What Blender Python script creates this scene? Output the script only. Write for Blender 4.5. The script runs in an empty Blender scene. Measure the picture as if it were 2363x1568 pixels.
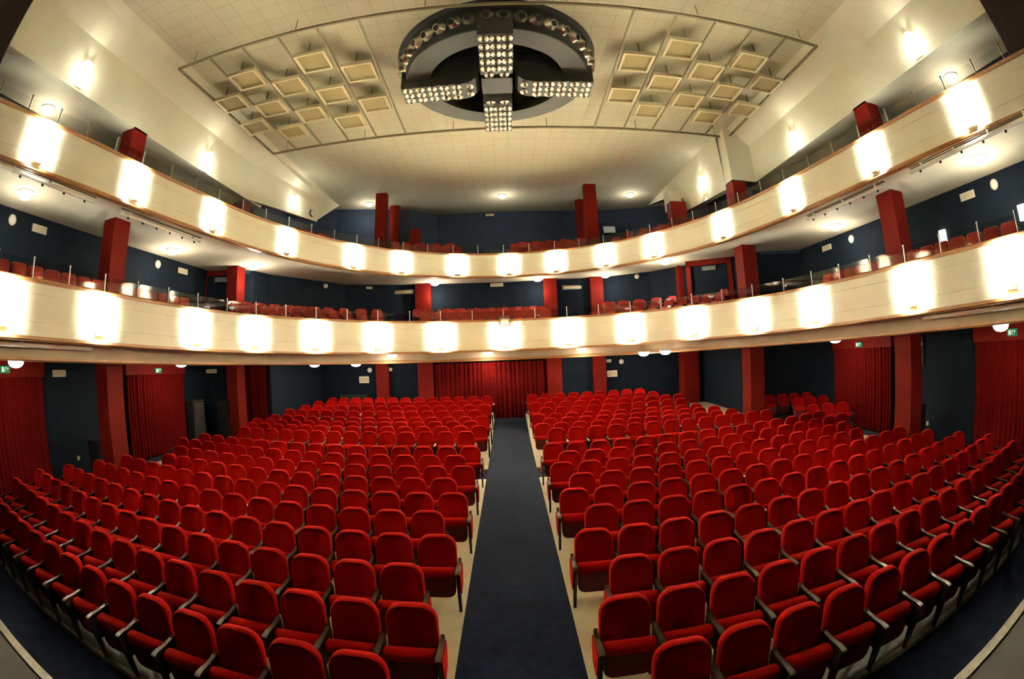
import bpy, bmesh, math, random
import numpy as np
from mathutils import Matrix, Vector
random.seed(7)
PI = math.pi
S = bpy.context.scene
COL = S.collection
# ------------------------------------------------------------------ camera, world, exposure
cd = bpy.data.cameras.new('camera')
cam = bpy.data.objects.new('camera', cd)
COL.objects.link(cam)
S.camera = cam
cd.type = 'PANO'
cd.panorama_type = 'FISHEYE_EQUISOLID'
cd.sensor_width = 36.0
cd.fisheye_lens = 1106.0 / 2363 * 36
cd.fisheye_fov = PI
cd.lens = 16
def rotm(p, r, w):
    cp, sp, cr, sr, cy, sy = math.cos(p), math.sin(p), math.cos(r), math.sin(r), math.cos(w), math.sin(w)
    return (np.array([[cy, -sy, 0], [sy, cy, 0], [0, 0, 1]]) @ np.array([[1, 0, 0], [0, cp, -sp], [0, sp, cp]])
            @ np.array([[cr, 0, sr], [0, 1, 0], [-sr, 0, cr]]))
R_ = rotm(.041, .0373, -.0094)
M_ = Matrix.Identity(4)
for i in range(3):
    M_[i][0], M_[i][1], M_[i][2] = R_[i, 0], R_[i, 2], -R_[i, 1]
M_.translation = Vector((0, 0, 3.0))
cam.matrix_world = M_
W = bpy.data.worlds.new('world')
S.world = W
W.use_nodes = True
W.node_tree.nodes['Background'].inputs[0].default_value = (.9, .75, .55, 1)
W.node_tree.nodes['Background'].inputs[1].default_value = .012
S.view_settings.view_transform = 'Standard'
S.view_settings.look = 'None'
S.view_settings.exposure = 0.0
S.view_settings.gamma = 1.0
S.view_settings.use_curve_mapping = False
S.cycles.max_bounces = 6
S.cycles.diffuse_bounces = 4
S.cycles.glossy_bounces = 2
S.cycles.transmission_bounces = 4
S.cycles.transparent_max_bounces = 8
S.cycles.sample_clamp_indirect = 120
S.cycles.caustics_reflective = False
S.cycles.caustics_refractive = False
# lamp powers
P_FRONT1, P_FRONT2, P_SCONCE, P_DOME = 1000.0, 780.0, 32.0, 44.0
WARM = (1.0, .97, .87)
NEUT = (1.0, .90, .72)

# ------------------------------------------------------------------ materials
def mat(name, col, rough=.7, metal=0.0, noise=0.0, nscale=8.0, bump=0.0, bscale=60.0, sheen=0.0, sheencol=None, spec=None, emit=None, estr=0.0, coat=0.0):
    m = bpy.data.materials.new(name)
    m.use_nodes = True
    nt = m.node_tree
    b = nt.nodes['Principled BSDF']
    b.inputs['Base Color'].default_value = (*col, 1)
    b.inputs['Roughness'].default_value = rough
    b.inputs['Metallic'].default_value = metal
    if spec is not None: b.inputs['Specular IOR Level'].default_value = spec
    if coat: b.inputs['Coat Weight'].default_value = coat
    if sheen:
        b.inputs['Sheen Weight'].default_value = sheen
        b.inputs['Sheen Roughness'].default_value = .35
        b.inputs['Sheen Tint'].default_value = (*(sheencol or col), 1)
    if emit:
        b.inputs['Emission Color'].default_value = (*emit, 1)
        b.inputs['Emission Strength'].default_value = estr
    if noise or bump:
        g = nt.nodes.new('ShaderNodeNewGeometry')
    if noise:
        n = nt.nodes.new('ShaderNodeTexNoise')
        n.inputs['Scale'].default_value = nscale
        n.inputs['Detail'].default_value = 5
        nt.links.new(g.outputs['Position'], n.inputs['Vector'])
        r = nt.nodes.new('ShaderNodeMapRange')
        r.inputs['From Min'].default_value = .3
        r.inputs['From Max'].default_value = .7
        r.inputs['To Min'].default_value = 1 - noise
        r.inputs['To Max'].default_value = 1 + noise
        nt.links.new(n.outputs['Fac'], r.inputs['Value'])
        x = nt.nodes.new('ShaderNodeVectorMath')
        x.operation = 'SCALE'
        x.inputs[0].default_value = col
        nt.links.new(r.outputs[0], x.inputs['Scale'])
        nt.links.new(x.outputs[0], b.inputs['Base Color'])
    if bump:
        n2 = nt.nodes.new('ShaderNodeTexNoise')
        n2.inputs['Scale'].default_value = bscale
        nt.links.new(g.outputs['Position'], n2.inputs['Vector'])
        bp = nt.nodes.new('ShaderNodeBump')
        bp.inputs['Strength'].default_value = bump
        bp.inputs['Distance'].default_value = .01
        nt.links.new(n2.outputs['Fac'], bp.inputs['Height'])
        nt.links.new(bp.outputs[0], b.inputs['Normal'])
    return m

def tile_mat(name, col, line, size, width=.012):
    m = mat(name, col, .85)
    nt = m.node_tree
    b = nt.nodes['Principled BSDF']
    g = nt.nodes.new('ShaderNodeNewGeometry')
    s = nt.nodes.new('ShaderNodeSeparateXYZ')
    nt.links.new(g.outputs['Position'], s.inputs[0])
    outs = []
    for ax in (0, 1):
        a = nt.nodes.new('ShaderNodeMath'); a.operation = 'ADD'; a.inputs[1].default_value = 50 * size + (size * .5 if ax == 0 else 0)
        nt.links.new(s.outputs[ax], a.inputs[0])
        o = nt.nodes.new('ShaderNodeMath'); o.operation = 'MODULO'; o.inputs[1].default_value = size
        nt.links.new(a.outputs[0], o.inputs[0])
        l = nt.nodes.new('ShaderNodeMath'); l.operation = 'LESS_THAN'; l.inputs[1].default_value = width
        nt.links.new(o.outputs[0], l.inputs[0])
        outs.append(l)
    mx = nt.nodes.new('ShaderNodeMath'); mx.operation = 'MAXIMUM'
    nt.links.new(outs[0].outputs[0], mx.inputs[0]); nt.links.new(outs[1].outputs[0], mx.inputs[1])
    n = nt.nodes.new('ShaderNodeTexNoise'); n.inputs['Scale'].default_value = .8; n.inputs['Detail'].default_value = 6
    nt.links.new(g.outputs['Position'], n.inputs['Vector'])
    cr = nt.nodes.new('ShaderNodeMix'); cr.data_type = 'RGBA'
    cr.inputs[6].default_value = (*[c * .86 for c in col], 1); cr.inputs[7].default_value = (*col, 1)
    nt.links.new(n.outputs['Fac'], cr.inputs[0])
    c2 = nt.nodes.new('ShaderNodeMix'); c2.data_type = 'RGBA'; c2.inputs[7].default_value = (*line, 1)
    nt.links.new(mx.outputs[0], c2.inputs[0]); nt.links.new(cr.outputs[2], c2.inputs[6])
    nt.links.new(c2.outputs[2], b.inputs['Base Color'])
    return m

def glass_mat(name):
    m = bpy.data.materials.new(name)
    m.use_nodes = True
    nt = m.node_tree
    nt.nodes.clear()
    o = nt.nodes.new('ShaderNodeOutputMaterial')
    mx = nt.nodes.new('ShaderNodeMixShader')
    fr = nt.nodes.new('ShaderNodeFresnel')
    ge = nt.nodes.new('ShaderNodeNewGeometry'); mr = nt.nodes.new('ShaderNodeMapRange')
    mr.inputs['To Min'].default_value = 1.5; mr.inputs['To Max'].default_value = 1 / 1.5
    nt.links.new(ge.outputs['Backfacing'], mr.inputs['Value']); nt.links.new(mr.outputs[0], fr.inputs['IOR'])
    t = nt.nodes.new('ShaderNodeBsdfTransparent'); t.inputs[0].default_value = (.90, .92, .90, 1)
    gl = nt.nodes.new('ShaderNodeBsdfGlossy'); gl.inputs['Roughness'].default_value = .02
    nt.links.new(fr.outputs[0], mx.inputs[0]); nt.links.new(t.outputs[0], mx.inputs[1]); nt.links.new(gl.outputs[0], mx.inputs[2])
    nt.links.new(mx.outputs[0], o.inputs[0])
    return m

CREAM = mat('cream_plaster', (.74, .70, .52), .75, noise=.03, nscale=1.5)
PARA = mat('parapet_lacquer', (.85, .79, .58), .38, noise=.02, nscale=2)
WOOD = mat('honey_wood', (.42, .19, .06), .35, noise=.15, nscale=20)
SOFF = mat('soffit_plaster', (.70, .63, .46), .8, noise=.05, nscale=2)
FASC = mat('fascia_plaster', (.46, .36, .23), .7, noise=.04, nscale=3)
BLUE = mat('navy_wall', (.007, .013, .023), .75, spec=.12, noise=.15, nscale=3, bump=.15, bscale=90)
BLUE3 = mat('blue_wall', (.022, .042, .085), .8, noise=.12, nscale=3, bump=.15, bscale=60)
REDC = mat('red_column_paint', (.17, .009, .005), .6, spec=.08, noise=.06, nscale=5)
CURT = mat('red_velvet_curtain', (.13, .004, .003), .8, spec=.05, sheen=.15, sheencol=(.6, .05, .03), noise=.15, nscale=6)
VELV = mat('red_velvet', (.33, .003, .0015), .85, sheen=1.0, sheencol=(1.0, .045, .025), spec=.05, noise=.12, nscale=30)
VELB = mat('red_velvet_balcony', (.34, .022, .012), .85, sheen=.6, sheencol=(.9, .12, .06), noise=.1, nscale=30)
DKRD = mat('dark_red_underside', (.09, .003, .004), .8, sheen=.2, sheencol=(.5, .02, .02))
ARMW = mat('walnut_armrest', (.055, .026, .011), .35, noise=.2, nscale=25)
STND = mat('dark_standard', (.018, .011, .008), .4)
CARP = mat('navy_carpet', (.006, .010, .026), .95, spec=.05, sheen=.35, sheencol=(.30, .36, .50), noise=.45, nscale=7, bump=.5, bscale=220)
VINY = mat('cream_vinyl', (.52, .44, .27), .45, noise=.06, nscale=4)
DARKS = mat('dark_front_strip', (.05, .04, .028), .5, noise=.2, nscale=10)
BRWN = mat('brown_slot', (.12, .05, .02), .5)
EDGE = mat('dusty_edge', (.38, .34, .26), .5, noise=.2, nscale=15)
CEIL = tile_mat('ceiling_tiles', (.62, .585, .43), (.36, .33, .22), .545)
BARM = mat('bronze_bar', (.20, .16, .09), .5)
PANF = mat('cream_panel_frame', (.66, .57, .36), .6)
PANM = mat('beige_mesh', (.36, .29, .14), .9, noise=.12, nscale=60)
CHBK = mat('chandelier_grey', (.034, .032, .026), .5, noise=.08, nscale=6)
BLCK = mat('matt_black', (.006, .006, .006), .7)
CHRM = mat('polished_reflector', (.78, .74, .62), .28, metal=1.0)
STEE = mat('brushed_steel', (.62, .60, .55), .3, metal=1.0)
WHIT = mat('white_plastic', (.72, .69, .58), .5)
WPIP = mat('white_pipe', (.86, .83, .72), .45)
GREY = mat('grey_plate', (.14, .16, .16), .4)
GREN = mat('green_sign', (.01, .12, .05), .5, emit=(.02, .3, .12), estr=.25)
WSGN = mat('white_pictogram', (.7, .8, .7), .5, emit=(.6, .9, .7), estr=.5)
GLOB = mat('lit_globe', (.9, .9, .9), .3, emit=(1.0, .95, .88), estr=4.0)
SCON = mat('lit_sconce_glass', (.9, .85, .7), .3, emit=(1.0, .88, .62), estr=7.0)
GLAS = glass_mat('balustrade_glass')
STAG = mat('dark_stage_floor', (.04, .035, .03), .6)
DRAP = mat('black_red_drape', (.012, .002, .002), .9)
LOUV = mat('metal_louvre', (.5, .47, .4), .25, metal=.9)

# ------------------------------------------------------------------ mesh helpers
class MB:
    def __init__(s): s.v = []; s.f = []
    def add(s, vs, fs, M=None):
        n = len(s.v)
        if M is not None: vs = [tuple(M @ Vector(v)) for v in vs]
        s.v += [tuple(v) for v in vs]
        s.f += [tuple(i + n for i in f) for f in fs]
        return s
    def box(s, a, b, M=None):
        x0, y0, z0 = a; x1, y1, z1 = b
        return s.add([(x0, y0, z0), (x1, y0, z0), (x1, y1, z0), (x0, y1, z0), (x0, y0, z1), (x1, y0, z1), (x1, y1, z1), (x0, y1, z1)],
                     [(0, 3, 2, 1), (4, 5, 6, 7), (0, 1, 5, 4), (1, 2, 6, 5), (2, 3, 7, 6), (3, 0, 4, 7)], M)
    def tube(s, a, b, r, n=8):
        a, b = Vector(a), Vector(b); d = (b - a).normalized()
        u = d.orthogonal().normalized(); w = d.cross(u)
        vs = []
        for p in (a, b):
            for i in range(n):
                t = 2 * PI * i / n
                vs.append(tuple(p + r * (math.cos(t) * u + math.sin(t) * w)))
        fs = [(i, (i + 1) % n, n + (i + 1) % n, n + i) for i in range(n)]
        fs += [tuple(range(n))[::-1], tuple(range(n, 2 * n))]
        return s.add(vs, fs)
    def lathe(s, prof, n=16, M=None, cap=True):
        vs = [(r * math.cos(2 * PI * i / n), r * math.sin(2 * PI * i / n), z) for r, z in prof for i in range(n)]
        fs = [(k * n + i, k * n + (i + 1) % n, (k + 1) * n + (i + 1) % n, (k + 1) * n + i) for k in range(len(prof) - 1) for i in range(n)]
        if cap: fs += [tuple(range(n))[::-1], tuple(range((len(prof) - 1) * n, len(prof) * n))]
        return s.add(vs, fs, M)
    def prism(s, pts, z0, z1):
        n = len(pts)
        vs = [(x, y, z0) for x, y in pts] + [(x, y, z1) for x, y in pts]
        fs = [tuple(range(n))[::-1], tuple(range(n, 2 * n))] + [(i, (i + 1) % n, n + (i + 1) % n, n + i) for i in range(n)]
        return s.add(vs, fs)
    def build(s, name, m, parent=None, smooth=0, bevel=0):
        me = bpy.data.meshes.new(name)
        me.from_pydata(s.v, [], s.f)
        bm = bmesh.new(); bm.from_mesh(me)
        bmesh.ops.recalc_face_normals(bm, faces=bm.faces)
        if bevel: bmesh.ops.bevel(bm, geom=bm.edges[:], offset=bevel, segments=2, affect='EDGES', profile=.5)
        bm.to_mesh(me); bm.free()
        me.materials.append(m)
        if smooth:
            for p in me.polygons: p.use_smooth = True
            if smooth < 3: me.set_sharp_from_angle(angle=smooth)
        o = bpy.data.objects.new(name, me)
        COL.objects.link(o)
        if parent is not None: o.parent = parent
        return o

def tag(o, label, cat, group=None):
    o['label'] = label; o['category'] = cat
    if group: o['group'] = group
    return o
def thing(name, label, cat, loc=(0, 0, 0), rz=0, group=None):
    o = bpy.data.objects.new(name, None)
    o.empty_display_size = .2
    COL.objects.link(o)
    o.location = loc; o.rotation_euler = (0, 0, rz)
    return tag(o, label, cat, group)
def struct(name, mb, m, **k):
    o = mb.build(name, m, **k); o['kind'] = 'structure'
    return o
def copy_tree(o, parent=None):
    c = o.copy(); COL.objects.link(c)
    if parent is not None: c.parent = parent
    for ch in list(o.children): copy_tree(ch, c)
    return c
def light(kind, loc, power, col, parent=None, size=.03, rot=None, cone=None, name='bulb'):
    d = bpy.data.lights.new(name, kind)
    d.energy = power; d.color = col; d.shadow_soft_size = size
    if kind == 'SPOT': d.spot_size = cone; d.spot_blend = .9
    o = bpy.data.objects.new(name, d); COL.objects.link(o)
    if parent is not None: o.parent = parent
    o.location = loc
    if rot is not None: o.rotation_euler = rot
    return o
ORD = ['first', 'second', 'third', 'fourth', 'fifth', 'sixth', 'seventh', 'eighth', 'ninth', 'tenth', 'eleventh', 'twelfth', 'thirteenth',
       'fourteenth', 'fifteenth', 'sixteenth', 'seventeenth', 'eighteenth', 'nineteenth', 'twentieth', 'twenty-first', 'twenty-second',
       'twenty-third', 'twenty-fourth', 'twenty-fifth', 'twenty-sixth', 'twenty-seventh', 'twenty-eighth', 'twenty-ninth', 'thirtieth',
       'thirty-first', 'thirty-second', 'thirty-third', 'thirty-fourth', 'thirty-fifth', 'thirty-sixth', 'thirty-seventh', 'thirty-eighth',
       'thirty-ninth', 'fortieth']

# ------------------------------------------------------------------ ground and horseshoe curves
def zf(y): return float(np.interp(y, [-5, 3.65, 11.9, 15.3, 16.2, 18.8, 22], [0, 0, .217, .34, .48, .74, .9]))
def za(y): return float(np.interp(y, [-5, 3.65, 11.9, 20, 24], [0, 0, .217, .509, .62]))   # the aisle keeps an even slope
def catmull(P, n=8):
    P = [np.array(p, float) for p in P]
    P = [2 * P[0] - P[1]] + P + [2 * P[-1] - P[-2]]
    out = []
    for i in range(1, len(P) - 2):
        for k in range(n):
            t = k / n
            out.append(.5 * (2 * P[i] + (P[i + 1] - P[i - 1]) * t + (2 * P[i - 1] - 5 * P[i] + 4 * P[i + 1] - P[i + 2]) * t * t
                             + (3 * P[i] - P[i - 1] - 3 * P[i + 1] + P[i + 2]) * t ** 3))
    out.append(P[-2])
    return out
def horseshoe(half, n=6):
    full = [(-x, y) for x, y in half] + [(x, y) for x, y in half[::-1][1:]]
    P = catmull(full, n)
    N = []
    for i in range(len(P)):
        t = P[min(i + 1, len(P) - 1)] - P[max(i - 1, 0)]
        t /= np.hypot(*t)
        N.append(np.array([-t[1], t[0]]))      # outward, away from the hall's middle
    return P, N
C1P, C1N = horseshoe([(8.5, 1.5), (8.5, 3.8), (8.5, 6.0), (8.5, 8.4), (8.45, 9.7), (8.32, 11.1), (8.1, 12.5), (7.65, 13.7), (6.95, 15.1), (6.15, 16.25), (5.25, 17.35), (4.3, 18.15), (2.9, 18.85), (1.4, 19.25), (0, 19.35)])
C2P, C2N = horseshoe([(9.25, 1.5), (9.1, 3.0), (8.92, 4.6), (8.76, 6.0), (8.66, 7.4), (8.53, 9.1), (8.35, 10.9), (8.15, 12.4), (7.85, 13.9), (7.2, 15.9), (6.35, 17.6), (5.25, 19.05), (4.3, 19.97), (2.3, 21.1), (0, 21.5)])
def az_point(P, N, az):
    az = math.radians(az)
    d = np.array([math.sin(az), math.cos(az)])
    for i in range(len(P) - 1):
        a, b = P[i], P[i + 1]
        A = np.array([[d[0], a[0] - b[0]], [d[1], a[1] - b[1]]])
        if abs(np.linalg.det(A)) < 1e-9: continue
        r, t = np.linalg.solve(A, a)
        if 0 <= t <= 1 and r > 0:
            n = N[i] * (1 - t) + N[i + 1] * t
            return a * (1 - t) + b * t, n / np.hypot(*n)
    return None
def sweep(P, N, prof, closed=True, rise=None):
    mb = MB(); m = len(prof)
    for p, n in zip(P, N):
        dz = rise(p[1]) if rise else 0
        for d, z in prof:
            q = p + n * d
            mb.v.append((q[0], q[1], z + dz))
    k = m if closed else m - 1
    for i in range(len(P) - 1):
        for j in range(k):
            j2 = (j + 1) % m
            mb.f.append((i * m + j, i * m + j2, (i + 1) * m + j2, (i + 1) * m + j))
    if closed: mb.f += [tuple(range(m)), tuple(range((len(P) - 1) * m, len(P) * m))[::-1]]
    return mb

# ------------------------------------------------------------------ setting: floor, walls, ceiling
ys = [-2, 2.4, 3.65, 6, 9, 11.9, 13.5, 15.3, 16.2, 17.5, 18.8, 20.5, 24]
mb = MB()
for y in ys: mb.v += [(-12, y, zf(y) - .06), (-.62, y, zf(y) - .06), (-.62, y, za(y)), (.62, y, za(y)), (.62, y, zf(y) - .06), (12, y, zf(y) - .06)]
for i in range(len(ys) - 1):
    for j in range(5): mb.f.append((i * 6 + j, i * 6 + j + 1, (i + 1) * 6 + j + 1, (i + 1) * 6 + j))
fl = struct('floor', mb, CARP)
def arc(y0, x, c=.0115): return y0 + c * x * x
def platform(xs, y0, y1, c0=.0115, c1=.0115, sgn=1, top=0.0):
    mb = MB(); n = 14
    for i in range(len(xs)):
        x = xs[i]
        a, b = arc(y0, x, c0), arc(y1, x, c1)
        for k in range(n + 1):
            y = a + (b - a) * k / n
            mb.v.append((sgn * x, y, max(zf(y), za(y)) + top))
        for k in range(n + 1):
            y = a + (b - a) * k / n
            mb.v.append((sgn * x, y, zf(y) - .07))
    m = 2 * (n + 1)
    for i in range(len(xs) - 1):
        for k in range(n):
            o = i * m
            mb.f.append((o + k, o + k + 1, o + m + k + 1, o + m + k))
        mb.f.append((i * m, i * m + n + 1, (i + 1) * m + n + 1, (i + 1) * m))
        mb.f.append((i * m + n, (i + 1) * m + n, (i + 1) * m + 2 * n + 1, i * m + 2 * n + 1))
    for o in (0, (len(xs) - 1) * m):
        for k in range(n): mb.f.append((o + k, o + k + 1, o + n + 2 + k, o + n + 1 + k))
    return mb
XS = [.62, 1.5, 2.5, 3.5, 4.5, 5.5, 6.5, 7.5, 8.5, 9.6, 10.6]
for sgn in (-1, 1):
    struct('floor', platform(XS, 2.42, 11.0, sgn=sgn), VINY)
    struct('floor', platform(XS[:-1], 11.95, 19.3, .004, .004, sgn=sgn), VINY)
    # darker brown strip laid along the front edge of the seating platform
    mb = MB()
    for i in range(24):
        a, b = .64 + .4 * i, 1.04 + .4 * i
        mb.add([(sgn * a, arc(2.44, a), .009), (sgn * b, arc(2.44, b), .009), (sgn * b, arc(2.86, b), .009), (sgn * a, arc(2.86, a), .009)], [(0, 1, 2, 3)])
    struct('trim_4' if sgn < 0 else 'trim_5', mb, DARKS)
    mb = MB()
    xs = [.64 + .32 * i for i in range(31)]
    for a, b in zip(xs[:-1], xs[1:]):
        ya, yb = arc(2.42, a), arc(2.42, b)
        mb.add([(sgn * a, ya - .035, -.05), (sgn * b, yb - .035, -.05), (sgn * b, yb - .035, .016), (sgn * a, ya - .035, .016),
                (sgn * a, ya + .02, .016), (sgn * b, yb + .02, .016)], [(0, 1, 2, 3), (3, 2, 5, 4)])
    struct('trim_1' if sgn < 0 else 'trim_2', mb, EDGE)
# side and back walls
def wall_poly(name, pts, z0, z1, m, th=.15):
    mb = MB(); n = len(pts)
    P = [np.array(p, float) for p in pts]
    off = []
    for i in range(n):
        t = P[min(i + 1, n - 1)] - P[max(i - 1, 0)]; t /= np.hypot(*t)
        off.append(P[i] + np.array([t[1], -t[0]]) * -th)
    for a, b in zip(P, off):
        mb.v += [(a[0], a[1], z0), (a[0], a[1], z1), (b[0], b[1], z1), (b[0], b[1], z0)]
    for i in range(n - 1):
        for j in range(4): mb.f.append((i * 4 + j, i * 4 + (j + 1) % 4, (i + 1) * 4 + (j + 1) % 4, (i + 1) * 4 + j))
    mb.f += [(0, 1, 2, 3), tuple(range(4 * n - 4, 4 * n))]
    return struct(name, mb, m)
def soff1(y): return 3.57 - .012 * (y - 6)
# clockwise seen from above so the outer side lies outside
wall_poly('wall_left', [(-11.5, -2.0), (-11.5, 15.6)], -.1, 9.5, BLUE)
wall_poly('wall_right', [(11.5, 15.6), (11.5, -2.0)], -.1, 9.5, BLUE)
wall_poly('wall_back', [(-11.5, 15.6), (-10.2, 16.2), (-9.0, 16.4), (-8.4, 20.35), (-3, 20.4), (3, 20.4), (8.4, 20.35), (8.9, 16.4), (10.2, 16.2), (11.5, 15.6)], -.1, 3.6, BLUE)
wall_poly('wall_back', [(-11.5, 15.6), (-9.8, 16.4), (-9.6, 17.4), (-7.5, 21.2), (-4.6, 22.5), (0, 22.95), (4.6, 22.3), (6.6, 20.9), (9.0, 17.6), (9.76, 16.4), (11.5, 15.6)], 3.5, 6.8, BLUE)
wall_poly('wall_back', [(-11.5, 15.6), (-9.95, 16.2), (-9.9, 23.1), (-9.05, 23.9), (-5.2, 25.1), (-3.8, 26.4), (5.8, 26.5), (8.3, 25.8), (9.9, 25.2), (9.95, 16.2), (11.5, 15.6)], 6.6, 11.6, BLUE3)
# upper cream side walls with the sloping cove
ZC = 11.44
def sheet(name, quads, m, th=.0):
    mb = MB()
    for q in quads: mb.add(q, [tuple(range(len(q)))])
    return struct(name, mb, m)
sheet('wall_left', [
    [(-9.6, 2.4, 9.25), (-9.6, 15.0, 9.25), (-9.6, 15.0, 10.75), (-9.6, 2.4, 10.75)],
    [(-9.6, 2.4, 10.75), (-9.6, 15.0, 10.75), (-9.0, 15.0, 11.3), (-9.0, 2.4, 11.3)],
    [(-9.0, 2.4, 11.3), (-9.0, 15.0, 11.3), (-8.72, 15.0, ZC), (-8.72, 2.4, ZC)],
    [(-9.6, 15.0, 9.25), (-8.8, 20.5, 9.74), (-8.8, 20.5, 10.5), (-9.6, 15.0, 10.75)],
    [(-9.6, 15.0, 10.75), (-8.8, 20.5, 10.5), (-8.76, 21.7, 11.0), (-9.0, 15.0, 11.3)],
    [(-9.0, 15.0, 11.3), (-8.76, 21.7, 11.0), (-8.72, 23.3, ZC), (-8.72, 15.0, ZC)],
    [(-9.75, 2.4, 9.25), (-9.6, 2.4, 9.25), (-9.6, 15.0, 9.25), (-8.8, 20.5, 9.74), (-8.98, 20.5, 9.74), (-9.75, 15.0, 9.25)],
    [(-8.8, 20.5, 9.74), (-8.8, 20.5, 10.5), (-8.76, 21.7, 11.0), (-8.72, 23.3, ZC), (-8.98, 23.3, ZC), (-8.98, 20.5, 9.74)]], CREAM)
sheet('wall_right', [
    [(9.6, 2.4, 9.25), (9.6, 15.2, 9.25), (9.6, 15.2, 10.75), (9.6, 2.4, 10.75)],
    [(9.6, 2.4, 10.75), (9.6, 15.2, 10.75), (9.0, 15.2, 11.3), (9.0, 2.4, 11.3)],
    [(9.0, 2.4, 11.3), (9.0, 15.2, 11.3), (8.7, 15.2, ZC), (8.7, 2.4, ZC)],
    [(8.5, 15.2, 9.22), (9.6, 15.2, 9.25), (9.6, 15.2, ZC), (8.5, 15.2, ZC)],
    [(8.5, 15.2, 9.22), (8.5, 15.86, 9.22), (8.5, 15.86, ZC), (8.5, 15.2, ZC)],
    [(8.5, 15.8, 9.05), (8.35, 22.0, 9.6), (8.35, 22.0, 10.3), (8.35, 22.6, 10.9), (8.3, 25.4, ZC), (8.42, 15.8, ZC)],
    [(9.75, 2.4, 9.25), (9.6, 2.4, 9.25), (9.6, 15.2, 9.25), (8.5, 15.2, 9.22), (8.5, 15.86, 9.2), (9.75, 15.86, 9.25)],
    [(8.55, 15.86, 9.05), (8.8, 15.86, 9.05), (8.6, 22.0, 9.6), (8.3, 22.0, 9.6)]], CREAM)
mb = MB().box((7.8, 20.45, 9.68), (8.45, 21.2, 10.62)); struct('wall_right', mb, CREAM)
# ceiling and gallery soffits at the top level
mb = MB().prism([(-12, 1.5), (12, 1.5), (12, 27), (-12, 27)], ZC, ZC + .15)
struct('ceiling', mb, CEIL)
for sgn in (-1, 1):
    mb = MB().prism([(sgn * 9.62, 2.2), (sgn * 11.6, 2.2), (sgn * 11.6, 16.3), (sgn * 9.62, 16.3)], 9.27, 9.4)
    struct('ceiling', mb, SOFF)
    # proscenium masking at the hall's front corners
    mb = MB()
    for k in range(26):
        x0, x1 = 9.18 + k * .1, 9.28 + k * .1
        y0, y1 = 2.78 + .05 * math.sin(k * 1.9), 2.78 + .05 * math.sin((k + 1) * 1.9)
        mb.add([(sgn * x0, y0, 7.6), (sgn * x1, y1, 7.6), (sgn * x1, y1, ZC), (sgn * x0, y0, ZC)], [(0, 1, 2, 3)])
    mb.add([(sgn * 9.18, 2.78, 7.6), (sgn * 9.18, 1.5, 7.6), (sgn * 9.18, 1.5, ZC), (sgn * 9.18, 2.78, ZC)], [(0, 1, 2, 3)])
    tag(mb.build('stage_drape', DRAP, smooth=1), 'nearly black stage drape hanging at the %s front corner of the hall' % ('left' if sgn < 0 else 'right'), 'curtain', 'stage drapes')

# stage lip at the camera's feet
pts = [(-7 + .5 * i, .97 + .019 * (-7 + .5 * i) ** 2) for i in range(29)]
mb = MB().prism([(-7, -2.5)] + [(7, -2.5)] + pts[::-1], -.05, 1.08)
struct('floor', mb, STAG)
mb = MB()
for a, b in zip(pts[:-1], pts[1:]):
    mb.add([(a[0], a[1] + .03, .98), (b[0], b[1] + .03, .98), (b[0], b[1] + .03, 1.1), (a[0], a[1] + .03, 1.1), (a[0], a[1] - .05, 1.1), (b[0], b[1] - .05, 1.1),
            (a[0], a[1] - .05, .98), (b[0], b[1] - .05, .98)], [(0, 1, 2, 3), (3, 2, 5, 4), (4, 5, 7, 6), (6, 7, 1, 0)])
struct('trim_3', mb, EDGE)

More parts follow.
